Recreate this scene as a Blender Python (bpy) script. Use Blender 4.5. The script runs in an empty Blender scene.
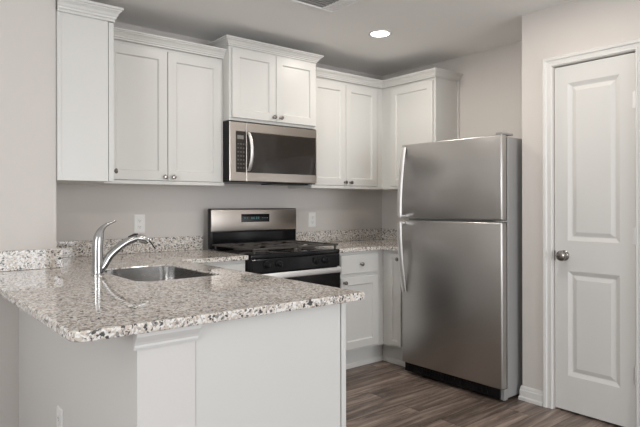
import bpy, bmesh, math, random
from mathutils import Vector, Matrix

random.seed(7)
C = bpy.context.scene.collection
PI = math.pi

# ------------------------------------------------------------------ camera
cam_data = bpy.data.cameras.new('camera')
cam = bpy.data.objects.new('camera', cam_data)
C.objects.link(cam)
cam.matrix_world = (Matrix.Translation((0, 0, 1.232)) @ Matrix.Rotation(math.radians(-38.68), 4, 'Z')
                    @ Matrix.Rotation(PI/2, 4, 'X') @ Matrix.Rotation(-0.002, 4, 'Z'))
cam_data.sensor_width = 36
cam_data.lens = 552.327/640*36
cam_data.shift_x = (320-308.098)/640
cam_data.shift_y = (204.853-213.5)/640
cam_data.clip_start = .02
bpy.context.scene.camera = cam

# ------------------------------------------------------------------ world, daylight, exposure
vs = bpy.context.scene.view_settings
vs.view_transform = 'Standard'
vs.look = 'None'
vs.gamma = 1
vs.use_curve_mapping = False
vs.exposure = 0.17
w = bpy.data.worlds.new('sky'); bpy.context.scene.world = w
w.use_nodes = True
wb = w.node_tree.nodes['Background']
wb.inputs[0].default_value = (.75, .86, 1, 1)
wb.inputs[1].default_value = 1.0

def area(name, loc, target, sx, sy, power, col):
    l = bpy.data.lights.new(name, 'AREA'); l.shape = 'RECTANGLE'
    l.size, l.size_y, l.energy, l.color = sx, sy, power, col
    o = bpy.data.objects.new(name, l); C.objects.link(o)
    o.location = loc
    o.rotation_euler = (Vector(target)-Vector(loc)).to_track_quat('-Z', 'Y').to_euler()
    return o
# daylight through the window behind the camera; unseen west window added for side light
area('daylight_south_window', (1.75, -3.45, 1.25), (1.75, 0, 2.1), 2.4, 2.0, 90, (.94, .97, 1))
area('added_west_side_light', (-2.55, 0.2, 1.5), (0, .6, 3.6), 1.7, 1.4, 66, (.95, .98, 1))

# ------------------------------------------------------------------ node helpers
def new_mat(name):
    m = bpy.data.materials.new(name); m.use_nodes = True
    nt = m.node_tree
    return m, nt, nt.nodes['Principled BSDF']

def bump_noise(nt, bsdf, scale, strength, dist=.002, detail=3, mapscale=None):
    tc = nt.nodes.new('ShaderNodeTexCoord'); n = nt.nodes.new('ShaderNodeTexNoise')
    n.inputs['Scale'].default_value = scale; n.inputs['Detail'].default_value = detail
    if mapscale:
        mp = nt.nodes.new('ShaderNodeMapping'); mp.inputs['Scale'].default_value = mapscale
        nt.links.new(tc.outputs['Object'], mp.inputs[0]); nt.links.new(mp.outputs[0], n.inputs['Vector'])
    else:
        nt.links.new(tc.outputs['Object'], n.inputs['Vector'])
    b = nt.nodes.new('ShaderNodeBump'); b.inputs['Strength'].default_value = strength
    b.inputs['Distance'].default_value = dist
    nt.links.new(n.outputs['Fac'], b.inputs['Height']); nt.links.new(b.outputs[0], bsdf.inputs['Normal'])
    return n

def simple(name, col, rough=.5, metal=0, bump=None, spec=None, coat=0):
    m, nt, b = new_mat(name)
    b.inputs['Base Color'].default_value = (*col, 1)
    b.inputs['Roughness'].default_value = rough
    b.inputs['Metallic'].default_value = metal
    if spec is not None: b.inputs['Specular IOR Level'].default_value = spec
    if coat: b.inputs['Coat Weight'].default_value = coat
    if bump: bump_noise(nt, b, *bump)
    return m

def steel(name, col, rough, mapscale, aniso=.0):
    """brushed sheet steel: fine grain in one direction varies the roughness"""
    m, nt, b = new_mat(name)
    b.inputs['Base Color'].default_value = (*col, 1)
    b.inputs['Metallic'].default_value = 1
    tc = nt.nodes.new('ShaderNodeTexCoord'); mp = nt.nodes.new('ShaderNodeMapping')
    mp.inputs['Scale'].default_value = mapscale
    n = nt.nodes.new('ShaderNodeTexNoise'); n.inputs['Scale'].default_value = 1; n.inputs['Detail'].default_value = 4
    nt.links.new(tc.outputs['Object'], mp.inputs[0]); nt.links.new(mp.outputs[0], n.inputs['Vector'])
    mr = nt.nodes.new('ShaderNodeMapRange')
    mr.inputs['To Min'].default_value = rough*.8; mr.inputs['To Max'].default_value = rough*1.25
    nt.links.new(n.outputs['Fac'], mr.inputs['Value']); nt.links.new(mr.outputs[0], b.inputs['Roughness'])
    bp = nt.nodes.new('ShaderNodeBump'); bp.inputs['Strength'].default_value = .04; bp.inputs['Distance'].default_value = .0005
    nt.links.new(n.outputs['Fac'], bp.inputs['Height']); nt.links.new(bp.outputs[0], b.inputs['Normal'])
    return m

def granite_mat():
    m, nt, b = new_mat('speckled_granite')
    N = nt.nodes.new; L = nt.links.new
    tc = N('ShaderNodeTexCoord')
    dn = N('ShaderNodeTexNoise'); dn.inputs['Scale'].default_value = 60; dn.inputs['Detail'].default_value = 2
    L(tc.outputs['Object'], dn.inputs['Vector'])
    vm = N('ShaderNodeVectorMath'); vm.operation = 'MULTIPLY_ADD'
    vm.inputs[1].default_value = (.012, .012, .012)
    L(dn.outputs['Color'], vm.inputs[0]); L(tc.outputs['Object'], vm.inputs[2])
    big = N('ShaderNodeTexNoise'); big.inputs['Scale'].default_value = 55; big.inputs['Detail'].default_value = 3
    L(tc.outputs['Object'], big.inputs['Vector'])
    r0 = N('ShaderNodeValToRGB')
    r0.color_ramp.elements[0].position = .35; r0.color_ramp.elements[0].color = (.57, .49, .42, 1)
    r0.color_ramp.elements[1].position = .62; r0.color_ramp.elements[1].color = (.70, .65, .59, 1)
    L(big.outputs['Fac'], r0.inputs[0])
    prev = r0.outputs[0]
    def specks(scale, stops, prev):
        v = N('ShaderNodeTexVoronoi'); v.inputs['Scale'].default_value = scale
        L(vm.outputs[0], v.inputs['Vector'])
        sp = N('ShaderNodeSeparateColor'); L(v.outputs['Color'], sp.inputs[0])
        rc = N('ShaderNodeValToRGB'); rc.color_ramp.interpolation = 'CONSTANT'
        ra = N('ShaderNodeValToRGB'); ra.color_ramp.interpolation = 'CONSTANT'
        for ramp, key in ((rc, 1), (ra, 2)):
            el = ramp.color_ramp.elements
            while len(el) > 1: el.remove(el[-1])
            for i, s in enumerate(stops):
                e = el[0] if i == 0 else el.new(s[0])
                e.position = s[0]
                e.color = (*s[1], 1) if key == 1 else (s[2], s[2], s[2], 1)
            L(sp.outputs[0], ramp.inputs[0])
        mx = N('ShaderNodeMix'); mx.data_type = 'RGBA'
        L(ra.outputs[0], mx.inputs[0]); L(prev, mx.inputs[6]); L(rc.outputs[0], mx.inputs[7])
        return mx.outputs[2]
    prev = specks(150, [(0, (.30, .28, .265), .7), (.15, (.82, .81, .79), .8), (.42, (.45, .38, .32), .5), (.54, (.5, .5, .5), 0)], prev)
    prev = specks(120, [(0, (.03, .03, .032), .92), (.055, (.2, .19, .185), .8), (.11, (.5, .5, .5), 0), (.86, (.80, .79, .77), .6), (.95, (.5, .5, .5), 0)], prev)
    prev = specks(210, [(0, (.05, .048, .047), .85), (.07, (.5, .5, .5), 0)], prev)
    L(prev, b.inputs['Base Color'])
    b.inputs['Roughness'].default_value = .03
    b.inputs['Specular IOR Level'].default_value = .5
    return m

def floor_mat():
    m, nt, b = new_mat('wood_plank_floor')
    N = nt.nodes.new; L = nt.links.new
    tc = N('ShaderNodeTexCoord')
    br = N('ShaderNodeTexBrick')
    br.offset = .37; br.inputs['Scale'].default_value = 1
    br.inputs['Brick Width'].default_value = 1.22; br.inputs['Row Height'].default_value = .152
    br.inputs['Mortar Size'].default_value = .0016; br.inputs['Mortar Smooth'].default_value = .2
    br.inputs['Color1'].default_value = (0, 0, 0, 1); br.inputs['Color2'].default_value = (1, 1, 1, 1)
    br.inputs['Mortar'].default_value = (.5, .5, .5, 1)
    L(tc.outputs['Object'], br.inputs['Vector'])
    sep = N('ShaderNodeSeparateColor'); L(br.outputs['Color'], sep.inputs[0])
    # grain, shifted per plank
    mp = N('ShaderNodeMapping'); mp.inputs['Scale'].default_value = (1.1, 15, 1)
    cb = N('ShaderNodeCombineXYZ'); mu = N('ShaderNodeMath'); mu.operation = 'MULTIPLY'; mu.inputs[1].default_value = 13
    L(sep.outputs[0], mu.inputs[0]); L(mu.outputs[0], cb.inputs[0]); L(mu.outputs[0], cb.inputs[2])
    L(tc.outputs['Object'], mp.inputs['Vector']); L(cb.outputs[0], mp.inputs['Location'])
    n = N('ShaderNodeTexNoise'); n.inputs['Scale'].default_value = 1.6; n.inputs['Detail'].default_value = 6
    n.inputs['Roughness'].default_value = .62; n.inputs['Distortion'].default_value = .8
    L(mp.outputs[0], n.inputs['Vector'])
    rg = N('ShaderNodeValToRGB'); e = rg.color_ramp.elements
    e[0].position = .3; e[0].color = (.048, .032, .025, 1)
    e[1].position = .72; e[1].color = (.36, .285, .235, 1)
    k = e.new(.5); k.color = (.165, .124, .101, 1)
    L(n.outputs['Fac'], rg.inputs[0])
    mr = N('ShaderNodeMapRange'); mr.inputs['To Min'].default_value = .6; mr.inputs['To Max'].default_value = 1.35
    L(sep.outputs[0], mr.inputs[0])
    mx = N('ShaderNodeMix'); mx.data_type = 'RGBA'; mx.blend_type = 'MULTIPLY'; mx.inputs[0].default_value = 1
    L(rg.outputs[0], mx.inputs[6]); L(mr.outputs[0], mx.inputs[7])
    mo = N('ShaderNodeMix'); mo.data_type = 'RGBA'
    L(br.outputs['Fac'], mo.inputs[0]); L(mx.outputs[2], mo.inputs[6]); mo.inputs[7].default_value = (.02, .015, .012, 1)
    L(mo.outputs[2], b.inputs['Base Color'])
    b.inputs['Roughness'].default_value = .38
    bp = N('ShaderNodeBump'); bp.inputs['Strength'].default_value = .15; bp.inputs['Distance'].default_value = .002
    L(n.outputs['Fac'], bp.inputs['Height']); L(bp.outputs[0], b.inputs['Normal'])
    return m

M = {}
M['wall'] = simple('warm_white_wall_paint', (.635, .595, .56), .6, bump=(150, .12, .0015))
M['ceiling'] = simple('ceiling_paint', (.90, .885, .865), .75, bump=(90, .12, .0015))
M['knee'] = simple('knee_wall_paint', (.67, .65, .625), .6, bump=(120, .14, .0015))
M['white'] = simple('white_cabinet_paint', (.665, .655, .63), .35, bump=(14, .02, .001))
M['trim'] = simple('white_trim_paint', (.70, .69, .67), .35, bump=(20, .02, .001))
M['door'] = simple('white_door_paint', (.66, .65, .63), .4, bump=(60, .03, .001))
M['granite'] = granite_mat()
M['floor'] = floor_mat()
M['steel_v'] = steel('brushed_steel_fridge', (.53, .515, .50), .33, (400, 3, 400))
M['steel_h'] = steel('brushed_steel_range', (.53, .485, .445), .3, (3, 900, 900))
M['steel_sink'] = steel('satin_steel_sink', (.66, .65, .64), .17, (40, 40, 40))
M['handle'] = simple('satin_steel_handle', (.8, .79, .78), .45, 1, bump=(80, .02, .0005))
M['chrome'] = simple('polished_chrome', (.47, .47, .47), .2, 1, bump=(30, .005, .0005))
M['nickel'] = simple('satin_nickel', (.33, .31, .29), .25, 1, bump=(60, .01, .0005))
M['side'] = simple('grey_fridge_side', (.31, .305, .30), .45, .1, bump=(300, .05, .0005))
M['black'] = simple('black_plastic', (.007, .007, .008), .35, bump=(120, .03, .0005), spec=.3)
M['enamel'] = simple('black_enamel', (.006, .006, .007), .14, bump=(40, .01, .0005), spec=.28)
M['glass'] = simple('black_oven_glass', (.007, .006, .006), .05, bump=(10, .003, .0005), spec=.35)
M['mwglass'] = simple('smoked_door_glass', (.026, .021, .018), .06, bump=(10, .003, .0005), spec=.45)
M['iron'] = simple('cast_iron_grate', (.055, .048, .043), .55, bump=(180, .2, .001))
M['plastic'] = simple('white_outlet_plastic', (.82, .81, .79), .35, bump=(30, .01, .0005))
M['slot'] = simple('dark_slot', (.05, .05, .05), .6, bump=(30, .01, .0005))
M['vent'] = simple('white_vent_enamel', (.92, .91, .90), .4, bump=(30, .01, .0005))
M['grille'] = simple('grey_vent_inside', (.36, .35, .34), .6, bump=(30, .01, .0005))
M['key'] = simple('dark_key_print', (.075, .07, .066), .4, bump=(30, .01, .0005))
M['rubber'] = simple('black_rubber_gasket', (.02, .02, .02), .6, bump=(60, .02, .0005))
def emit(name, col, s):
    m, nt, b = new_mat(name)
    b.inputs['Base Color'].default_value = (*col, 1)
    b.inputs['Emission Color'].default_value = (*col, 1); b.inputs['Emission Strength'].default_value = s
    return m
M['lamp'] = emit('lit_lamp_lens', (1, .95, .87), 9)
M['led'] = emit('teal_display_digits', (.05, .16, .16), .12)
M['mwled'] = simple('pale_display_window', (.2, .19, .175), .3, bump=(30, .01, .0005))

# ------------------------------------------------------------------ mesh helpers (all in world coordinates)
def box(bm, x0, x1, y0, y1, z0, z1, bev=0, seg=2):
    t = bmesh.new()
    vs_ = [t.verts.new((x, y, z)) for x in (x0, x1) for y in (y0, y1) for z in (z0, z1)]
    for f in ((0, 1, 3, 2), (4, 6, 7, 5), (0, 4, 5, 1), (2, 3, 7, 6), (0, 2, 6, 4), (1, 5, 7, 3)):
        t.faces.new([vs_[i] for i in f])
    if bev: bmesh.ops.bevel(t, geom=t.edges[:], offset=bev, segments=seg, affect='EDGES', profile=.5)
    merge(bm, t)
def merge(bm, t, mat=None):
    if mat is not None: bmesh.ops.transform(t, matrix=mat, verts=t.verts[:])
    me = bpy.data.meshes.new('tmp'); t.to_mesh(me); t.free()
    bm.from_mesh(me); bpy.data.meshes.remove(me)
def lathe(bm, prof, centre, axis='Z', seg=24):
    """prof: (radius, along) pairs, closed at both ends"""
    t = bmesh.new(); rings = []
    for r, h in prof:
        rings.append([t.verts.new((r*math.cos(2*PI*i/seg), r*math.sin(2*PI*i/seg), h)) for i in range(seg)])
    for a, b_ in zip(rings, rings[1:]):
        for i in range(seg):
            t.faces.new((a[i], a[(i+1) % seg], b_[(i+1) % seg], b_[i]))
    t.faces.new(rings[0][::-1]); t.faces.new(rings[-1])
    R = {'Z': Matrix.Identity(4), '-Z': Matrix.Rotation(PI, 4, 'X'), '-Y': Matrix.Rotation(PI/2, 4, 'X'), 'Y': Matrix.Rotation(-PI/2, 4, 'X'),
         'X': Matrix.Rotation(PI/2, 4, 'Y'), '-X': Matrix.Rotation(-PI/2, 4, 'Y')}[axis]
    merge(bm, t, Matrix.Translation(centre) @ R)
def tube(bm, pts, radii, seg=14, flat=1.0, up=None):
    """round (or flattened) bar along pts"""
    pts = [Vector(p) for p in pts]
    if not hasattr(radii, '__len__'): radii = [radii]*len(pts)
    t = bmesh.new(); rings = []
    for i, p in enumerate(pts):
        d = (pts[min(i+1, len(pts)-1)]-pts[max(i-1, 0)]).normalized()
        ref = Vector(up) if up else (Vector((0, 1, 0)) if abs(d.y) < .9 else Vector((0, 0, 1)))
        a = d.cross(ref).normalized(); b_ = a.cross(d).normalized()
        rings.append([t.verts.new(p + a*radii[i]*flat*math.cos(2*PI*k/seg) + b_*radii[i]*math.sin(2*PI*k/seg)) for k in range(seg)])
    for a, b_ in zip(rings, rings[1:]):
        for k in range(seg): t.faces.new((a[k], a[(k+1) % seg], b_[(k+1) % seg], b_[k]))
    t.faces.new(rings[0][::-1]); t.faces.new(rings[-1])
    bmesh.ops.recalc_face_normals(t, faces=t.faces[:])
    merge(bm, t)
def smooth_path(pts, n=6):
    P = [Vector(p) for p in pts]; out = []
    for i in range(len(P)-1):
        p0, p1, p2, p3 = P[max(i-1, 0)], P[i], P[i+1], P[min(i+2, len(P)-1)]
        for k in range(n):
            u = k/n
            out.append(.5*((2*p1)+(p2-p0)*u+(2*p0-5*p1+4*p2-p3)*u*u+(3*p1-p0-3*p2+p3)*u**3))
    out.append(P[-1]); return out
def sweep(bm, prof, path):
    """profile (outward, height) swept along an XY path with mitred corners; outward is to the right of travel"""
    t = bmesh.new(); rings = []; P = [Vector(p) for p in path]
    for i, p in enumerate(P):
        ns = []
        if i > 0: d = (P[i]-P[i-1]).normalized(); ns.append(Vector((d.y, -d.x)))
        if i < len(P)-1: d = (P[i+1]-P[i]).normalized(); ns.append(Vector((d.y, -d.x)))
        mit = ns[0] if len(ns) == 1 else (ns[0]+ns[1])/(1+ns[0].dot(ns[1]))
        rings.append([t.verts.new((p.x+mit.x*o, p.y+mit.y*o, z)) for o, z in prof])
    k = len(prof)
    for a, b_ in zip(rings, rings[1:]):
        for i in range(k): t.faces.new((a[i], a[(i+1) % k], b_[(i+1) % k], b_[i]))
    t.faces.new(rings[0][::-1]); t.faces.new(rings[-1])
    bmesh.ops.recalc_face_normals(t, faces=t.faces[:])
    merge(bm, t)
def face_map(face, plane):
    """maps (u, n, z): u along the wall, n outward from plane, z up"""
    if face == '-Y': return lambda u, n, z: (u, plane-n, z)
    if face == '-X': return lambda u, n, z: (plane-n, u, z)
    if face == '+X': return lambda u, n, z: (plane+n, u, z)
def loops_panel(bm, fm, loops):
    """loops: list of (u0,u1,z0,z1,n) rings, joined in order, first and last capped"""
    t = bmesh.new(); R = []
    for u0, u1, z0, z1, n in loops:
        R.append([t.verts.new(fm(*p)) for p in ((u0, n, z0), (u1, n, z0), (u1, n, z1), (u0, n, z1))])
    for a, b_ in zip(R, R[1:]):
        for i in range(4): t.faces.new((a[i], a[(i+1) % 4], b_[(i+1) % 4], b_[i]))
    t.faces.new(R[0]); t.faces.new(R[-1])
    bmesh.ops.recalc_face_normals(t, faces=t.faces[:])
    merge(bm, t)
def inset(r, d, n): return (r[0]+d, r[1]-d, r[2]+d, r[3]-d, n)
def shaker(bm, fm, u0, u1, z0, z1, fr=.057, th=.019):
    r = (u0, u1, z0, z1)
    loops_panel(bm, fm, [inset(r, 0, 0), inset(r, 0, th-.0025), inset(r, .0025, th), inset(r, fr, th), inset(r, fr+.004, th-.006),
                         inset(r, fr+.007, th-.010)])
def slab(bm, fm, u0, u1, z0, z1, th=.019):
    r = (u0, u1, z0, z1)
    loops_panel(bm, fm, [inset(r, 0, 0), inset(r, 0, th-.003), inset(r, .003, th)])

# ------------------------------------------------------------------ object helpers
ORG = {}
def link(name, bm, mat, parent=None, smooth=False, angle=40):
    me = bpy.data.meshes.new(name); o = bpy.data.objects.new(name, me); C.objects.link(o)
    lo = Vector([min(v.co[i] for v in bm.verts) for i in range(3)]); hi = Vector([max(v.co[i] for v in bm.verts) for i in range(3)])
    org = Vector(((lo.x+hi.x)/2, (lo.y+hi.y)/2, lo.z))
    bmesh.ops.translate(bm, verts=bm.verts[:], vec=-org)
    bm.to_mesh(me); bm.free()
    me.materials.append(M[mat])
    if smooth:
        me.polygons.foreach_set('use_smooth', [True]*len(me.polygons))
        me.set_sharp_from_angle(angle=math.radians(angle))
    ORG[o] = org
    if parent:
        o.parent = parent; o.location = org-ORG[parent]
    else: o.location = org
    return o
def thing(name, label, cat, loc, group=None):
    o = bpy.data.objects.new(name, None); C.objects.link(o); o.location = loc; o.empty_display_size = .1
    ORG[o] = Vector(loc)
    return tag(o, label, cat, group)
def tag(o, label, cat, group=None):
    o['label'] = label; o['category'] = cat
    if group: o['group'] = group
    return o
def structure(o):
    o['kind'] = 'structure'; return o
def B(): return bmesh.new()
def one_box(*a, **k):
    bm = B(); box(bm, *a, **k); return bm

# ------------------------------------------------------------------ key dimensions (metres)
YB, XL, XR, XP, YP, ZC = 3.587, .763, 3.753, 3.235, 1.878, 2.427
YS = 3.013                       # face of the wall stub at the left
ZK, TH = .914, .029              # worktop height and thickness
ZU, ZF, ZCR = 1.365, 2.225, 2.284  # upper cabinets: bottom, top of frame, top of crown
YU, YM = 3.282, 3.204            # door faces of the upper and the microwave cabinet
XM0, XM1 = 1.9025, 2.6605
SOUTH, WEST = -3.55, -2.6

# ------------------------------------------------------------------ room shell
structure(link('floor', one_box(WEST-.1, XR+.12, SOUTH-.1, YB+.12, -.05, 0), 'floor'))
structure(link('ceiling', one_box(WEST-.1, XR+.12, SOUTH-.1, YB+.12, ZC, ZC+.08), 'ceiling'))
structure(link('wall_back', one_box(XL, XR, YB, YB+.12, 0, ZC), 'wall'))
structure(link('wall_left', one_box(WEST, XL, YS, YB+.12, 0, ZC, bev=.006), 'wall'))
structure(link('wall_right', one_box(XR, XR+.12, SOUTH, YB+.12, 0, ZC), 'wall'))
YD0, YD1, ZD = 1.220, 1.674, 2.057      # door opening
bm = B()
for p in ((XP, XP+.115, YD1, YP, 0, ZC), (XP, XP+.115, SOUTH, YD0, 0, ZC), (XP, XP+.115, YD0, YD1, ZD, ZC), (XP+.115, XR, YP-.115, YP, 0, ZC)):
    box(bm, *p)
structure(link('wall_pantry', bm, 'wall'))
bm = B()   # wall behind the camera with a wide window opening
for p in ((WEST, .2, SOUTH-.1, SOUTH, 0, ZC), (2.95, XP, SOUTH-.1, SOUTH, 0, ZC), (.2, 2.95, SOUTH-.1, SOUTH, 0, .25), (.2, 2.95, SOUTH-.1, SOUTH, 2.35, ZC)):
    box(bm, *p)
structure(link('wall_south', bm, 'wall'))
bm = B()
for p in ((WEST-.1, WEST, SOUTH, -.75, 0, ZC), (WEST-.1, WEST, 1.15, YB, 0, ZC), (WEST-.1, WEST, -.75, 1.15, 0, .75), (WEST-.1, WEST, -.75, 1.15, 2.25, ZC)):
    box(bm, *p)
structure(link('wall_west', bm, 'wall'))
bm = B()
for x in (.2, 1.55, 2.9): box(bm, x, x+.05, SOUTH-.08, SOUTH-.02, .25, 2.35)
for z in (.25, 2.30): box(bm, .25, 2.9, SOUTH-.08, SOUTH-.02, z, z+.05)
structure(link('window_1', bm, 'trim'))
bm = B()  # frame of the unseen west window, added to go with the side light
for y in (-.75, .175, 1.10): box(bm, WEST-.08, WEST-.02, y, y+.05, .75, 2.25)
for z in (.75, 2.20): box(bm, WEST-.08, WEST-.02, -.70, 1.10, z, z+.05)
structure(link('added_west_window', bm, 'trim'))
# knee wall that carries the bar side of the peninsula
KX0, KX1, KY0 = .585, XL, 1.488
structure(link('wall_peninsula', one_box(KX0, KX1-.0005, KY0, YS-.0005, 0, ZK-TH-.001, bev=.0015), 'knee'))
bm = B()
tz = ZK-TH-.001
sweep(bm, [(0, tz-.052), (.006, tz-.052), (.009, tz-.044), (.009, tz-.038), (.013, tz-.030), (.021, tz-.020), (.027, tz-.012), (.028, tz), (0, tz)],
      [(KX0-.012, KY0-.0005), (KX1+.004, KY0-.0005)])
structure(link('trim_1', bm, 'trim'))
# baseboards
def base_prof(h): return [(0, 0), (.018, 0), (.018, .018), (.0125, .026), (.0125, h-.026), (.009, h-.020), (.009, h-.010), (.005, h), (0, h)]
bm = B()
sweep(bm, base_prof(.088), [(XR-.01, YP+.0005), (XP-.0005, YP+.0005), (XP-.0005, 1.7365)][::-1][::-1])
structure(link('baseboard_pantry', bm, 'trim'))
bm = B()
sweep(bm, base_prof(.088), [(XP-.0005, YD0-.062), (XP-.0005, SOUTH)])
structure(link('baseboard_right', bm, 'trim'))
bm = B()
sweep(bm, base_prof(.088), [(WEST+.001, YS-.0005), (KX0-.02, YS-.0005)])
structure(link('baseboard_left', bm, 'trim'))

# ------------------------------------------------------------------ pantry door
# casing: three mitred boards around the opening
cas = [(.004, 0), (.004, .010), (.009, .014), (.015, .014), (.018, .008), (.036, .012), (.040, .018), (.055, .020), (.061, .015), (.061, 0)]   # (away from opening, out of wall)
bm = B(); t = bmesh.new(); rings = []
for (y, z, dy, dz) in ((YD1, 0, 1, 0), (YD1, ZD, 1, 1), (YD0, ZD, -1, 1), (YD0, 0, -1, 0)):
    rings.append([t.verts.new((XP-.0005-n, y+dy*o, z+dz*o)) for o, n in cas])
for a, b_ in zip(rings, rings[1:]):
    for i in range(len(cas)): t.faces.new((a[i], a[(i+1) % len(cas)], b_[(i+1) % len(cas)], b_[i]))
t.faces.new(rings[0]); t.faces.new(rings[-1]); bmesh.ops.recalc_face_normals(t, faces=t.faces[:]); merge(bm, t)
structure(link('trim_2', bm, 'trim'))
bm = B()   # door stop and jamb lining inside the opening
for p in ((XP+.045, XP+.06, YD1-.012, YD1-.0005, 0, ZD-.0005), (XP+.045, XP+.06, YD0+.0005, YD0+.012, 0, ZD-.0005), (XP+.045, XP+.06, YD0+.012, YD1-.012, ZD-.012, ZD-.0005)):
    box(bm, *p)
structure(link('trim_3', bm, 'trim'))

fm = face_map('-X', XP+.042)
d0, d1, e0, e1 = YD0+.004, YD1-.004, .012, ZD-.005
TD = .034
UP = (1.302, 1.592, 1.017, 1.949); LP = (1.302, 1.592, .219, .838)
bm = B()
t = bmesh.new()
def q4(u0, u1, z0, z1, n):
    t.faces.new([t.verts.new(fm(u, n, z)) for u, z in ((u0, z0), (u1, z0), (u1, z1), (u0, z1))])
q4(d0, UP[0], e0, e1, TD); q4(UP[1], d1, e0, e1, TD)
q4(UP[0], UP[1], e0, LP[2], TD); q4(UP[0], UP[1], LP[3], UP[2], TD); q4(UP[0], UP[1], UP[3], e1, TD)
q4(d0, d1, e0, e1, 0)
for a, b_ in (((d0, e0), (d1, e0)), ((d1, e0), (d1, e1)), ((d1, e1), (d0, e1)), ((d0, e1), (d0, e0))):
    t.faces.new([t.verts.new(fm(u, n, z)) for u, n, z in ((a[0], 0, a[1]), (b_[0], 0, b_[1]), (b_[0], TD, b_[1]), (a[0], TD, a[1]))])
for r in (UP, LP):
    prev = None
    for d, n in ((0, TD), (.006, TD-.003), (.022, TD-.0115), (.027, TD-.012), (.050, TD-.004), (.053, TD-.004)):
        ring = [t.verts.new(fm(*p)) for p in ((r[0]+d, n, r[2]+d), (r[1]-d, n, r[2]+d), (r[1]-d, n, r[3]-d), (r[0]+d, n, r[3]-d))]
        if prev:
            for i in range(4): t.faces.new((prev[i], prev[(i+1) % 4], ring[(i+1) % 4], ring[i]))
        prev = ring
    t.faces.new(prev)
bmesh.ops.remove_doubles(t, verts=t.verts[:], dist=.0002)
bmesh.ops.recalc_face_normals(t, faces=t.faces[:]); merge(bm, t)
door = structure(link('door_1', bm, 'door'))
XD = XP+.042-TD
bm = B()
lathe(bm, [(.030, 0), (.031, .004), (.027, .008), (.013, .011), (.012, .018), (.018, .022), (.027, .029), (.031, .038), (.029, .047), (.020, .053), (.007, .055)],
      (XD-.0003, 1.612, .928), '-X', 28)
kn = link('door_knob', bm, 'nickel', door, smooth=True); kn['label'] = 'satin nickel round knob'
link('latch_plate', one_box(XD-.004, XD+.02, d1-.0035, d1+.0012, .895, .955), 'nickel', door)
for z in (1.796, 1.06, .308):
    bm = B(); lathe(bm, [(.0052, 0), (.0052, .092)], (XD-.0055, d0-.001, z-.046), 'Z', 12)
    box(bm, XD-.002, XD-.0002, d0, d0+.012, z-.044, z+.044)
    link('hinge', bm, 'handle', door, smooth=True)

# ------------------------------------------------------------------ cabinets
def crown(z0, z1, big=1.0):
    h = z1-z0
    return [(0, z0), (.006, z0), (.006, z0+.16*h), (.012, z0+.22*h), (.013, z0+.34*h), (.017, z0+.40*h), (.022*big, z0+.56*h), (.031*big, z0+.70*h), (.034*big, z0+.72*h), (.034*big, z0+.80*h),
            (.041*big, z0+.84*h), (.041*big, z1), (0, z1)]
def knob(parent, pos, axis):
    bm = B(); lathe(bm, [(.0085, 0), (.0065, .003), (.005, .010), (.0075, .015), (.0135, .019), (.0150, .024), (.0125, .029), (.005, .031)], pos, axis, 18)
    return link('knob', bm, 'nickel', parent, smooth=True)
def rail(bm, *a): box(bm, *a, bev=.002)

# upper cabinet on the left wall, seen end-on
XLC = 1.054
c = thing('upper_cabinet', 'white wall cabinet at far left, seen by its plain end panel beside the wall edge', 'cabinet', (XL+.15, 3.29, ZU), 'white upper cabinets')
link('carcass', one_box(XL+.0005, 1.0225, 3.003, YB-.001, ZU-.004, ZF, bev=.0008), 'white', c)
bm = B(); box(bm, XL+.0005, XL+.02, 2.999, 3.0025, ZU-.004, ZF-.001, bev=.001); link('scribe_moulding', bm, 'white', c)
bm = B(); shaker(bm, face_map('+X', 1.0250), 3.001, 3.255, ZU-.003, ZF-.004, th=.0285)
d = link('door', bm, 'white', c); knob(d, (1.0538, 3.036, 1.421), 'X')
link('filler', one_box(1.023, 1.0875, YU+.020, YB-.001, ZU, ZF, bev=.001), 'white', c)
bm = B(); sweep(bm, crown(ZF, 2.30), [(XL+.001, 3.0005), (XLC-.003, 3.0005), (XLC-.003, 3.262)]); link('crown_moulding', bm, 'white', c)

# pair of doors between the left cabinet and the microwave
c = thing('upper_cabinet', 'white two-door wall cabinet left of the microwave, above the outlet and sink', 'cabinet', (1.49, 3.45, ZU), 'white upper cabinets')
link('carcass', one_box(1.088, XM0-.001, YU+.020, YB-.001, ZU, ZF, bev=.0015), 'white', c)
bm = B(); box(bm, 1.089, XM0-.001, YU+.0005, YU+.0195, ZU-.004, ZU+.018, bev=.003); link('light_rail', bm, 'white', c)
fmu = face_map('-Y', YU+.0195)
for u0, u1, kx in ((1.105, 1.4905, 1.470), (1.4945, 1.878, 1.526)):
    bm = B(); shaker(bm, fmu, u0, u1, ZU+.021, ZF-.022); d = link('door', bm, 'white', c); knob(d, (kx, YU+.0003, 1.410), '-Y')
bm = B(); sweep(bm, crown(ZF, ZCR), [(1.089, YU+.010), (XM0-.001, YU+.010)]); link('crown_moulding', bm, 'white', c)

# raised cabinet over the microwave
ZM0, ZMF, ZMC = 1.804, 2.303, 2.358
c = thing('upper_cabinet', 'short white two-door cabinet raised directly above the microwave', 'cabinet', ((XM0+XM1)/2, 3.4, ZM0), 'white upper cabinets')
link('carcass', one_box(XM0, XM1, YM+.020, YB-.001, ZM0, ZMF, bev=.0015), 'white', c)
fmm = face_map('-Y', YM+.0195)
for u0, u1, kx in ((XM0+.017, 2.2755, 2.253), (2.2795, XM1-.017, 2.311)):
    bm = B(); shaker(bm, fmm, u0, u1, ZM0+.018, ZMF-.014, fr=.055); d = link('door', bm, 'white', c); knob(d, (kx, YM+.0003, 1.852), '-Y')
bm = B(); sweep(bm, crown(ZMF, ZMC), [(XM0, YB-.002), (XM0, YM+.018), (XM1, YM+.018), (XM1, YB-.002)]); link('crown_moulding', bm, 'white', c)

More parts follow.
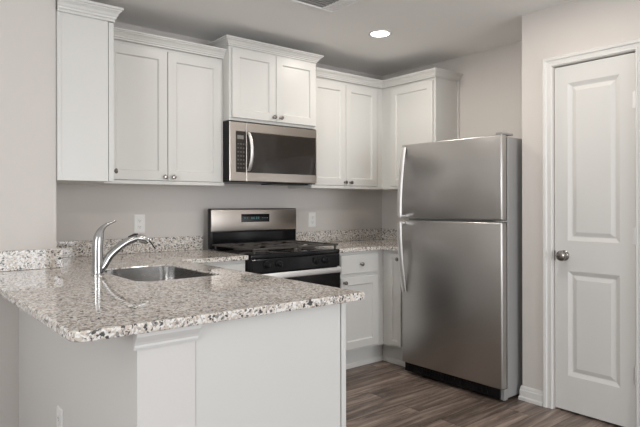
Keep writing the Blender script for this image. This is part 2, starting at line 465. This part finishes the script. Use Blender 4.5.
# pair right of the microwave
XC = 3.441
c = thing('upper_cabinet', 'white two-door wall cabinet right of the microwave, reaching into the corner', 'cabinet', (3.04, 3.45, ZU), 'white upper cabinets')
link('carcass', one_box(XM1+.002, 3.3995, YU+.020, YB-.001, ZU, ZF, bev=.0015), 'white', c)
bm = B(); box(bm, XM1+.002, 3.3995, YU+.0005, YU+.0195, ZU-.004, ZU+.018, bev=.003); link('light_rail', bm, 'white', c)
for u0, u1, kx in ((2.668, 3.0205, 3.003), (3.0245, 3.376, 3.064)):
    bm = B(); shaker(bm, fmu, u0, u1, ZU+.021, ZF-.022); d = link('door', bm, 'white', c); knob(d, (kx, YU+.0003, 1.412), '-Y')
bm = B(); sweep(bm, crown(ZF, ZCR), [(XM1+.002, YU+.010), (3.3995, YU+.010)]); link('crown_moulding', bm, 'white', c)

# corner cabinet on the right wall
c = thing('upper_cabinet', 'white single-door cabinet on the right wall above the fridge, its end panel showing', 'cabinet', (3.6, 3.0, ZU), 'white upper cabinets')
link('carcass', one_box(XC+.020, XR-.001, 2.732, YB-.001, ZU, ZF, bev=.0015), 'white', c)
bm = B(); shaker(bm, face_map('-X', XC+.0195), 2.750, 3.190, ZU+.021, ZF-.022); link('door', bm, 'white', c)
bm = B(); box(bm, XC+.0005, XC+.0195, 2.733, YU-.001, ZU-.004, ZU+.018, bev=.003); link('light_rail', bm, 'white', c)
link('filler', one_box(3.4000, XC+.0195, YU+.020, YU+.06, ZU, ZF, bev=.001), 'white', c)
bm = B(); box(bm, XR-.02, XR-.0005, 2.722, 2.7315, ZU, ZF-.002, bev=.002); link('scribe_moulding', bm, 'white', c)
bm = B(); sweep(bm, crown(ZF, ZCR), [(3.4000, YU+.010), (XC+.010, YU+.010), (XC+.010, 2.7315), (XR-.001, 2.7315)]); link('crown_moulding', bm, 'white', c)

# base cabinets
ZB = ZK-TH-.001
YF = 2.975                        # door faces of the back run
c = thing('base_cabinet', 'white base cabinet between the sink corner and the stove', 'cabinet', (1.6, 3.29, 0), 'white base cabinets')
link('carcass', one_box(1.372, 1.8845, YF+.020, YB-.001, .105, ZB, bev=.0015), 'white', c)
link('toe_kick', one_box(1.372, 1.8845, 3.06, 3.075, 0, .104), 'white', c)
fmb = face_map('-Y', YF+.0195)
bm = B(); slab(bm, fmb, 1.43, 1.872, .73, .862); d = link('drawer_front', bm, 'white', c); knob(d, (1.65, YF+.0003, .796), '-Y')
bm = B(); shaker(bm, fmb, 1.43, 1.872, .125, .70); d = link('door', bm, 'white', c); knob(d, (1.845, YF+.0003, .66), '-Y')

c = thing('base_cabinet', 'white drawer-and-door base cabinet right of the stove', 'cabinet', (2.9, 3.29, 0), 'white base cabinets')
link('carcass', one_box(2.6425, 3.145, YF+.020, YB-.001, .145, ZB, bev=.0015), 'white', c)
bm = B(); box(bm, 2.6425, 3.205, 3.06, 3.075, 0, .144)
sweep(bm, [(0, 0), (.012, 0), (.011, .018), (.006, .03), (0, .034)], [(2.6425, 3.0598), (3.205, 3.0598)]); link('toe_kick', bm, 'white', c)
bm = B(); slab(bm, fmb, 2.690, 3.070, .722, .862); d = link('drawer_front', bm, 'white', c); knob(d, (2.884, YF+.0003, .790), '-Y')
bm = B(); shaker(bm, fmb, 2.690, 3.070, .165, .697); d = link('door', bm, 'white', c); knob(d, (2.716, YF+.0003, .663), '-Y')

XFB = 3.125                       # door faces of the right run
c = thing('base_cabinet', 'narrow white base cabinet in the right corner, half hidden by the fridge', 'cabinet', (3.4, 2.9, 0), 'white base cabinets')
link('carcass', one_box(XFB+.0205, XR-.001, 2.792, YF+.0195, .145, ZB, bev=.0015), 'white', c)
bm = B(); box(bm, 3.206, 3.22, 2.795, 3.059, 0, .144)
sweep(bm, [(0, 0), (.012, 0), (.011, .018), (.006, .03), (0, .034)], [(3.2058, 3.045), (3.2058, 2.795)]); link('toe_kick', bm, 'white', c)
bm = B(); shaker(bm, face_map('-X', XFB+.0195), 2.797, 2.922, .165, .862, fr=.034); d = link('door', bm, 'white', c); knob(d, (XFB+.0003, 2.815, .822), '-X')

c = thing('base_cabinet', 'white peninsula cabinet under the sink, its wide plain end panel facing front', 'cabinet', (1.06, 2.2, 0), 'white base cabinets')
PY0, PX1 = 1.494, 1.370
link('end_panel', one_box(KX1+.0005, PX1-.0275, PY0-.003, PY0+.015, 0, ZB, bev=.0015), 'white', c)
bm = B()   # open-topped carcass round the bowl
for p in ((KX1+.0005, .775, PY0+.0155, 2.97, .10, ZB), (KX1+.0005, PX1-.0235, PY0+.0155, 2.97, .10, .118), (PX1-.042, PX1-.0235, PY0+.0155, 2.97, .10, ZB-.0), (.7755, PX1-.043, 2.95, 2.97, .118, ZB)):
    box(bm, *p)
link('carcass', bm, 'white', c)
link('toe_kick', one_box(PX1-.10, PX1-.085, PY0+.0155, 2.97, 0, .099), 'white', c)
link('stile', one_box(PX1-.0225, PX1-.0005, PY0-.004, PY0+.055, 0, ZB, bev=.002), 'white', c)
fmp = face_map('+X', PX1-.0225)
for u0, u1 in ((1.56, 1.98), (1.99, 2.41), (2.42, 2.84)):
    bm = B(); shaker(bm, fmp, u0, u1, .125, .70); d = link('door', bm, 'white', c); knob(d, (PX1-.0032, u1-.03, .66), 'X')
    bm = B(); slab(bm, fmp, u0, u1, .73, .862); d = link('drawer_front', bm, 'white', c)

# ------------------------------------------------------------------ granite worktops
def rounded(poly, radii, n=6):
    out = []
    k = len(poly)
    for i, p in enumerate(poly):
        r = radii.get(i, 0); p = Vector(p)
        if not r: out.append(p); continue
        a = (Vector(poly[i-1])-p).normalized(); b_ = (Vector(poly[(i+1) % k])-p).normalized()
        s, e = p+a*r, p+b_*r; cc = p+a*r+b_*r
        for j in range(n+1):
            u = j/n*PI/2
            out.append(cc-b_*r*math.cos(u)-a*r*math.sin(u))
    return out
def slab_poly(outer, hole, z0, z1, bev=.006):
    t = bmesh.new(); edges = []
    for lp in [outer]+([hole] if hole else []):
        v = [t.verts.new((p.x, p.y, z1)) for p in lp]
        edges += [t.edges.new((v[i], v[(i+1) % len(v)])) for i in range(len(v))]
    bmesh.ops.triangle_fill(t, use_beauty=True, use_dissolve=False, edges=edges)
    bmesh.ops.recalc_face_normals(t, faces=t.faces[:])
    if t.faces[:][0].normal.z < 0: bmesh.ops.reverse_faces(t, faces=t.faces[:])
    top = t.faces[:]
    r = bmesh.ops.extrude_face_region(t, geom=top)
    nv = [g for g in r['geom'] if isinstance(g, bmesh.types.BMVert)]
    bmesh.ops.translate(t, verts=nv, vec=(0, 0, z0-z1))
    bmesh.ops.recalc_face_normals(t, faces=t.faces[:])
    rim = [e for e in t.edges if len(e.link_faces) == 2 and e.calc_face_angle(0) > 1.2]
    bmesh.ops.bevel(t, geom=rim, offset=bev, segments=3, affect='EDGES', profile=.5)
    return t
SX0, SX1, SY0, SY1 = .885, 1.268, 2.215, 2.79
SR = {0: .07, 1: .03, 2: .06, 3: .11}
outer = rounded([(.401, 1.441), (1.419, 1.441), (1.419, 2.955), (1.8855, 2.955), (1.8855, YB-.001), (XL+.001, YB-.001), (XL+.001, YS-.001), (.401, YS-.001)], {0: .045, 1: .005, 2: .01})
hole = rounded([(SX0, SY0), (SX1, SY0), (SX1, SY1), (SX0, SY1)], SR)
bm = B(); merge(bm, slab_poly(outer, hole, ZK-TH, ZK, .005))
tag(link('worktop', bm, 'granite'), 'speckled granite peninsula worktop with the sink cut into it', 'countertop', 'granite worktops')
outer = rounded([(2.6415, 2.955), (3.10, 2.955), (3.10, 2.789), (XR-.001, 2.789), (XR-.001, YB-.001), (2.6415, YB-.001)], {})
bm = B(); merge(bm, slab_poly(outer, None, ZK-TH, ZK, .005))
tag(link('worktop', bm, 'granite'), 'small speckled granite corner worktop between stove and fridge', 'countertop', 'granite worktops')
ZS = ZK+.098
bm = B(); box(bm, WEST+1.2, XL+.024, YS-.025, YS-.001, ZK+.0005, ZS, bev=.002)
tag(link('backsplash', bm, 'granite'), 'granite upstand strip at far left on the near wall stub', 'backsplash', 'granite upstands')
bm = B(); box(bm, XL+.001, 1.887, YB-.025, YB-.001, ZK+.0005, ZS, bev=.002)
tag(link('backsplash', bm, 'granite'), 'granite upstand strip on the back wall behind the faucet, left of the stove', 'backsplash', 'granite upstands')
bm = B(); box(bm, 2.659, XR-.026, YB-.025, YB-.001, ZK+.0005, ZS, bev=.002)
tag(link('backsplash', bm, 'granite'), 'granite upstand strip on the back wall right of the stove', 'backsplash', 'granite upstands')
bm = B(); box(bm, XR-.025, XR-.001, 2.79, YB-.001, ZK+.0005, ZS, bev=.002)
tag(link('backsplash', bm, 'granite'), 'short granite upstand on the right wall in the corner beside the fridge', 'backsplash', 'granite upstands')

# ------------------------------------------------------------------ sink and faucet
sk = thing('kitchen_sink', 'undermount stainless steel sink bowl set in the granite peninsula', 'sink', (1.08, 2.5, .69))
t = bmesh.new()
def ring(d, z):
    return [t.verts.new((p.x, p.y, z)) for p in rounded([(SX0+d, SY0+d), (SX1-d, SY0+d), (SX1-d, SY1-d), (SX0+d, SY1-d)], {k: max(v-d, .012) for k, v in SR.items()})]
zt = ZK-TH-.0008
R = [ring(-.02, zt-.004), ring(-.02, zt), ring(.0012, zt), ring(.0012, ZK-.006), ring(.0034, ZK-.006), ring(.0040, zt-.01), ring(.008, zt-.15), ring(.016, zt-.178), ring(.04, zt-.19)]
for a, b_ in zip(R, R[1:]):
    for i in range(len(a)): t.faces.new((a[i], a[(i+1) % len(a)], b_[(i+1) % len(a)], b_[i]))
t.faces.new(R[-1])
bmesh.ops.recalc_face_normals(t, faces=t.faces[:])
bm = B(); merge(bm, t); link('bowl', bm, 'steel_sink', sk, smooth=True, angle=50)
bm = B(); lathe(bm, [(.044, 0), (.044, .002), (.036, .003), (.032, .001), (.010, .001), (.006, .004)], (1.08, 2.5, zt-.1898), 'Z', 28); link('drain', bm, 'chrome', sk, smooth=True)

FX, FY = .819, 2.572
fc = thing('faucet', 'tall chrome single-lever faucet standing behind the sink on the peninsula', 'faucet', (FX, FY, ZK))
bm = B(); lathe(bm, [(.029, 0), (.029, .004), (.0255, .008), (.025, .05), (.0245, .11), (.024, .132)], (FX+.007, FY, ZK+.0004), 'Z', 28)
link('body', bm, 'chrome', fc, smooth=True)
lp = smooth_path([(FX+.008, FY, ZK+.1328), (FX+.009, FY, ZK+.150), (FX+.012, FY, ZK+.172), (FX+.021, FY, ZK+.200), (FX+.041, FY, ZK+.223), (FX+.066, FY, ZK+.236), (FX+.092, FY, ZK+.246)], 5)
lr = [.0243, .0240, .0225, .0160, .0095, .0068, .0045]
bm = B(); tube(bm, lp, [lr[min(i//5, 5)]+(lr[min(i//5, 5)+1]-lr[min(i//5, 5)])*((i-5*min(i//5, 5))/5) for i in range(len(lp))])
lv = link('lever_handle', bm, 'chrome', fc, smooth=True)
sp = smooth_path([(FX+.022, FY, ZK+.026), (FX+.037, FY, ZK+.046), (FX+.064, FY, ZK+.087), (FX+.110, FY, ZK+.125), (FX+.147, FY, ZK+.147), (FX+.186, FY, ZK+.160)], 5)
bm = B(); tube(bm, sp, [.0200-.0022*i/(len(sp)-1) for i in range(len(sp))]); link('spout', bm, 'chrome', fc, smooth=True)
bm = B(); tube(bm, smooth_path([(FX+.1865, FY, ZK+.160), (FX+.206, FY, ZK+.160), (FX+.226, FY, ZK+.153), (FX+.246, FY, ZK+.141)], 4), [.0180]*4+[.0205]*5+[.019]*3+[.015]); sh = link('spray_head', bm, 'chrome', fc, smooth=True)
bm = B(); tube(bm, [(FX+.150, FY, ZK+.1665), (FX+.178, FY, ZK+.178), (FX+.196, FY, ZK+.179)], [.004, .0055, .004]); b_ = link('button', bm, 'black', sh, smooth=True); b_['label'] = 'black button'
bm = B(); tube(bm, [(FX+.238, FY, ZK+.160), (FX+.262, FY, ZK+.136), (FX+.283, FY, ZK+.106)], [.003, .0035, .003]); b_ = link('trigger', bm, 'black', sh, smooth=True); b_['label'] = 'thin black trigger'

# ------------------------------------------------------------------ outlets
def outlet(label, face, plane, u, z):
    fm_ = face_map(face, plane)
    a = {'-Y': '-Y', '-X': '-X'}[face]
    bm = B(); r = (u-.0375, u+.0375, z-.061, z+.061)
    loops_panel(bm, fm_, [inset(r, 0, .0003), inset(r, 0, .003), inset(r, .004, .006)])
    o = link('wall_outlet', bm, 'plastic'); tag(o, label, 'outlet', 'duplex outlets')
    for dz in (.0205, -.0205):
        bm = B(); rr = (u-.0165, u+.0165, z+dz-.0145, z+dz+.0145)
        loops_panel(bm, fm_, [inset(rr, 0, .0062), inset(rr, .001, .0078), inset(rr, .003, .008)])
        s = link('socket', bm, 'plastic', o)
        bm = B()
        for du, h in ((-.0065, .008), (.0065, .0065)):
            rs = (u+du-.0012, u+du+.0012, z+dz-.001, z+dz-.001+h); loops_panel(bm, fm_, [inset(rs, 0, .0082), inset(rs, 0, .0086)])
        rs = (u-.0022, u+.0022, z+dz-.0095, z+dz-.005); loops_panel(bm, fm_, [inset(rs, 0, .0082), inset(rs, 0, .0086)])
        link('slots', bm, 'slot', s)
    bm = B(); lathe(bm, [(.003, .0062), (.003, .0072), (.001, .0078)], fm_(u, 0, z), a, 10); link('screw', bm, 'handle', o)
outlet('white duplex outlet on the back wall, just above and behind the faucet spout', '-Y', YB, 1.427, 1.108)
outlet('white duplex outlet on the back wall, right of the stove', '-Y', YB, 2.913, 1.108)
outlet('white duplex outlet low on the grey knee wall under the bar overhang', '-X', KX0, 2.262, .39)

# ------------------------------------------------------------------ over-the-range microwave
YW = 3.216; ZW0, ZW1 = 1.393, 1.800
mw = thing('microwave', 'stainless steel over-the-range microwave hung above the stove', 'microwave', ((XM0+XM1)/2, 3.4, ZW0))
link('body', one_box(XM0+.001, XM1-.001, YW+.0075, YB-.002, ZW0+.012, ZW1, bev=.003), 'black', mw)
bm = B(); box(bm, XM0+.004, XM1-.004, YW+.012, YB-.03, ZW0-.004, ZW0+.0115, bev=.003)
box(bm, XM0+.40, XM1-.04, YW+.06, YB-.15, ZW0-.012, ZW0-.0045)
link('vent_grille', bm, 'black', mw)
XS = 2.035
fw = face_map('-Y', YW+.007)
def framed(u0, u1, z0, z1, n, f, rec=.004):
    r = (u0, u1, z0, z1); bm = B()
    loops_panel(bm, fw, [inset(r, 0, 0), inset(r, 0, n-.003), inset(r, .003, n), (u0+f[0], u1-f[1], z0+f[2], z1-f[3], n), (u0+f[0]+.001, u1-f[1]-.001, z0+f[2]+.001, z1-f[3]-.001, n-rec)])
    return bm
zb, zt_ = ZW0+.013-.012, ZW1-.004
cp = link('control_panel', framed(XM0+.001, XS-.001, zb, zt_, .007, (.047, .0015, .058, .060)), 'steel_h', mw)
bm = B(); r = (XM0+.050, XS-.0045, zb+.061, zt_-.063); loops_panel(bm, fw, [inset(r, 0, .0033), inset(r, 0, .0055), inset(r, .001, .0062)])
kp = link('keypad', bm, 'mwglass', mw); kp['label'] = 'dark glass keypad'
bm = B(); r = (XM0+.060, XS-.022, 1.680, 1.706); loops_panel(bm, fw, [inset(r, 0, .0064), inset(r, 0, .0068)]); link('display', bm, 'mwled', kp)
bm = B()
for i in range(7):
    for j in range(3):
        u = XM0+.060+j*.022; z = 1.480+i*.027; r = (u, u+.014, z, z+.010); loops_panel(bm, fw, [inset(r, 0, .0064), inset(r, 0, .0066)])
link('buttons', bm, 'key', kp)
dr = link('door', framed(XS+.001, XM1-.001, zb, zt_, .007, (.0015, .010, .058, .060)), 'steel_h', mw)
bm = B(); r = (XS+.0045, XM1-.014, zb+.061, zt_-.063); loops_panel(bm, fw, [inset(r, 0, .0033), inset(r, 0, .0055), inset(r, .001, .0062)])
wn = link('window', bm, 'mwglass', dr); wn['label'] = 'smoked glass window'
bm = B(); pts = []
for i in range(17):
    u = i/16; pts.append((XS+.018+.0*u, YW-.0015-.042*math.sin(PI*u)**.7, 1.468+.258*u))
tube(bm, pts, .0125, seg=14, flat=.6, up=(1, 0, 0)); hd = link('handle', bm, 'handle', dr, smooth=True); hd['label'] = 'bowed chrome handle'

# ------------------------------------------------------------------ gas range
RX0, RX1, RYF = 1.8905, 2.6375, 2.93
rg = thing('gas_range', 'black and stainless gas range standing between the base cabinets', 'stove', ((RX0+RX1)/2, 3.25, 0))
link('body', one_box(RX0, RX1, RYF+.031, YB-.03, .03, .885, bev=.003), 'black', rg)
for x in (RX0+.04, RX1-.04):
    for y in (3.02, 3.5):
        bm = B(); lathe(bm, [(.018, 0), (.018, .01), (.010, .012), (.010, .0295)], (x, y, 0), 'Z', 12); link('foot', bm, 'black', rg)
bm = B(); box(bm, RX0, RX1, RYF+.004, 3.466, .8855, .918, bev=.006)
ct = link('cooktop', bm, 'enamel', rg, smooth=True)
fr = face_map('-Y', RYF+.030)
bm = B(); r = (RX0+.002, RX1-.002, .797, .8845); loops_panel(bm, fr, [inset(r, 0, 0), inset(r, 0, .026), inset(r, .004, .030)])
fa = link('control_panel', bm, 'enamel', rg)
for x in (2.006, 2.102, 2.416, 2.497):
    bm = B(); lathe(bm, [(.024, 0), (.024, .006), (.019, .009), (.017, .024), (.015, .026)], (x, RYF-.0003, .848), '-Y', 22)
    box(bm, x-.0045, x+.0045, RYF-.034, RYF-.02, .848-.018, .848+.018, bev=.002)
    link('burner_knob', bm, 'black', fa, smooth=True)
bm = B(); r = (RX0+.002, RX1-.002, .235, .790); loops_panel(bm, fr, [inset(r, 0, 0), inset(r, 0, .032), inset(r, .004, .036)])
od = link('oven_door', bm, 'glass', rg)
bm = B(); box(bm, RX0+.022, RX1-.024, RYF-.042, RYF-.030, .757, .796, bev=.005, seg=3)
for x in (RX0+.03, RX1-.08): box(bm, x, x+.03, RYF-.0305, RYF-.0063, .764, .786, bev=.003)
hd = link('handle', bm, 'handle', od, smooth=True); hd['label'] = 'flat stainless bar handle'
bm = B(); r = (RX0+.002, RX1-.002, .065, .225); loops_panel(bm, fr, [inset(r, 0, 0), inset(r, 0, .030), inset(r, .004, .034)]); link('storage_drawer', bm, 'steel_h', rg)
# burners and grates
for x in (RX0+.17, RX1-.17):
    for y, rad in ((3.08, .045), (3.35, .036)):
        bm = B(); lathe(bm, [(rad+.012, 0), (rad+.012, .004), (rad, .008), (rad, .016), (rad*.9, .020), (.004, .021)], (x, y, .9185), 'Z', 24); link('burner', bm, 'iron', rg, smooth=True)
gz = .944
for x0, x1 in ((RX0+.012, (RX0+RX1)/2-.003), ((RX0+RX1)/2+.003, RX1-.012)):
    bm = B(); y0, y1 = 2.945, 3.452; b_ = .009
    for y in (y0, (y0+y1)/2, y1): box(bm, x0, x1, y-b_, y+b_, gz, gz+.012, bev=.002)
    for x in (x0+b_, x1-b_): box(bm, x-b_, x+b_, y0, y1, gz, gz+.012, bev=.002)
    xm = (x0+x1)/2
    for y in (3.085, 3.345):
        for a in range(4):
            dx, dy = math.cos(a*PI/2+PI/4*0), math.sin(a*PI/2)
            if abs(dx) > .5: box(bm, min(xm+dx*.03, xm+dx*((x1-x0)/2-.005)), max(xm+dx*.03, xm+dx*((x1-x0)/2-.005)), y-.008, y+.008, gz+.001, gz+.013, bev=.002)
            else: box(bm, xm-.008, xm+.008, min(y+dy*.03, y+dy*.125), max(y+dy*.03, y+dy*.125), gz+.001, gz+.013, bev=.002)
    for x in (x0+.02, x1-.02, ):
        for y in (y0+.004, y1-.004): box(bm, x-.006, x+.006, y-.005, y+.005, .9185, gz+.002)
    link('grate', bm, 'iron', rg, smooth=True)
# backguard
YG = 3.455
bm = B(); box(bm, RX0+.004, RX1+.017, YG+.012, 3.512, .9186, 1.206, bev=.006); bg = link('backguard', bm, 'black', rg, smooth=True)
bm = B(); box(bm, RX0+.004, RX1+.011, YG-.001, YG+.0115, 1.042, 1.200, bev=.005, seg=3); pn = link('steel_panel', bm, 'steel_h', rg, smooth=True); pn['label'] = 'brushed stainless panel'
bm = B(); box(bm, 2.140, 2.388, YG-.0035, YG-.0012, 1.106, 1.166, bev=.001); dp = link('display', bm, 'glass', pn); dp['label'] = 'black clock display'
for i, (u, h) in enumerate(((2.165, .006), (2.185, .006), (2.225, .016), (2.243, .016), (2.267, .016), (2.285, .016), (2.322, .006), (2.342, .006), (2.362, .006))):
    link('indicator_light', one_box(u, u+.010, YG-.0042, YG-.0037, 1.136-h/2, 1.136+h/2), 'led', pn)
bm = B(); box(bm, RX0+.022, RX1+.006, YG+.004, YG+.0115, .922, 1.036, bev=.003); link('splash_strip', bm, 'enamel', bg)
# ------------------------------------------------------------------ fridge
XFR, FY0, FY1, ZFR = 3.060, 1.912, 2.727, 1.667
fg = thing('refrigerator', 'stainless steel top-freezer refrigerator standing beside the pantry wall', 'refrigerator', ((XFR+XR)/2, (FY0+FY1)/2, 0))
link('cabinet', one_box(XFR+.072, XR-.03, FY0+.004, FY1-.004, .02, ZFR-.012, bev=.004), 'side', fg)
def fdoor(name, z0, z1):
    bm = B(); box(bm, XFR, XFR+.058, FY0, FY1, z0, z1, bev=.009, seg=3)
    o = link(name, bm, 'steel_v', fg, smooth=True)
    bm = B(); box(bm, XFR+.0585, XFR+.0715, FY0+.010, FY1-.010, z0+.008, z1-.008); g_ = link('gasket', bm, 'rubber', o)
    return o
fd = fdoor('freezer_door', 1.133, ZFR); rd = fdoor('fridge_door', .085, 1.119)
HY = 2.699
def fhandle(parent, za, zb_, zpost):
    """a flat bowed bar: flush at za, standing off the door at zb_, where a post carries it"""
    bm = B(); pts = []
    for i in range(15):
        u = i/14
        pts.append((XFR-.007-.050*math.sin(u*PI/2)**.85, HY, za+(zb_-za)*u))
    tube(bm, pts, .021, seg=12, flat=.42, up=(0, 1, 0))
    box(bm, XFR-.060, XFR-.0005, HY-.010, HY+.010, min(zb_, zpost)-.006, max(zb_, zpost)+.006, bev=.003)
    o = link('handle', bm, 'handle', parent, smooth=True); o['label'] = 'bowed satin steel handle'
fhandle(fd, 1.645, 1.152, 1.144); fhandle(rd, .600, 1.100, 1.106)
bm = B(); box(bm, XFR+.022, XFR+.045, FY0+.03, FY1-.01, .02, .080, bev=.003)
for i in range(30):
    y = FY0+.075+i*.0235; box(bm, XFR+.018, XFR+.0215, y, y+.012, .034, .070)
link('toe_grille', bm, 'black', fg)
bm = B(); box(bm, XFR+.030, XFR+.0715, FY0+.004, FY0+.03, .012, .082, bev=.003); link('leg_cover', bm, 'side', fg)
bm = B(); box(bm, XFR+.012, XFR+.14, FY0+.004, FY0+.05, ZFR+.0005, ZFR+.014, bev=.004); link('hinge_cover', bm, 'side', fg, smooth=True)
bm = B(); box(bm, XFR+.008, XFR+.09, FY0+.003, FY0+.05, 1.1205, 1.1315, bev=.002); link('hinge_bracket', bm, 'side', fg)
for y in (FY0+.05, FY1-.05):
    bm = B(); lathe(bm, [(.016, 0), (.016, .0195)], (XR-.1, y, 0), 'Z', 12); link('foot', bm, 'black', fg)

# ------------------------------------------------------------------ ceiling fittings
def can(label, x, y, power):
    o = thing('recessed_light', label, 'ceiling light', (x, y, ZC-.02), 'recessed ceiling lights')
    bm = B(); lathe(bm, [(.063, 0), (.065, .004), (.081, .0055), (.0845, .003), (.085, 0)], (x, y, ZC-.0005), '-Z', 36)
    link('trim_ring', bm, 'trim', o, smooth=True)
    bm = B(); lathe(bm, [(.0625, .0045), (.0625, .0062), (.045, .0075), (.01, .008)], (x, y, ZC-.0005), '-Z', 32)
    link('lens', bm, 'lamp', o, smooth=True)
    l = bpy.data.lights.new('lamp', 'AREA'); l.shape = 'DISK'; l.size = .13; l.energy = power; l.color = (1, .93, .84)
    lo = bpy.data.objects.new('lamp', l); C.objects.link(lo); lo.location = (0, 0, .02-.0105); lo.parent = o
can('lit round recessed light in the ceiling above the fridge', 2.80, 2.690, 5.5)
can('lit recessed light at the top picture edge above the stove', 1.715, 2.61, 2)
can('lit recessed light in the ceiling over the kitchen aisle', 2.53, 1.49, 6.5)
can('lit recessed light in the ceiling over the peninsula end', 1.2, 1.49, 1.5)
vt = thing('ceiling_vent', 'white louvred air vent in the ceiling, cut by the top picture edge', 'vent', (2.08, 2.42, ZC-.012))
X0, X1, Y0, Y1 = 1.90, 2.262, 2.25, 2.585
bm = B()
t = bmesh.new(); R = []
for d, z in ((0, ZC-.0005), (.004, ZC-.006), (.022, ZC-.010), (.027, ZC-.010), (.030, ZC-.0012)):
    R.append([t.verts.new(p) for p in ((X0+d, Y0+d, z), (X1-d, Y0+d, z), (X1-d, Y1-d, z), (X0+d, Y1-d, z))])
for a, b_ in zip(R, R[1:]):
    for i in range(4): t.faces.new((a[i], a[(i+1) % 4], b_[(i+1) % 4], b_[i]))
t.faces.new(R[0]); bmesh.ops.recalc_face_normals(t, faces=t.faces[:]); merge(bm, t)
link('frame', bm, 'vent', vt)
link('backing', one_box(X0+.031, X1-.031, Y0+.031, Y1-.031, ZC-.0012, ZC-.0004), 'grille', vt)
bm = B()
for i in range(9):
    y = Y0+.04+i*.0275
    box(bm, X0+.032, X1-.115, y, y+.004, ZC-.010, ZC-.0016)
link('louvre_set', bm, 'grille', vt)
bm = B()
for i in range(4):
    x = X1-.105+i*.0185
    box(bm, x, x+.012, Y0+.032, Y1-.032, ZC-.0095, ZC-.0016)
link('side_louvre_set', bm, 'vent', vt)
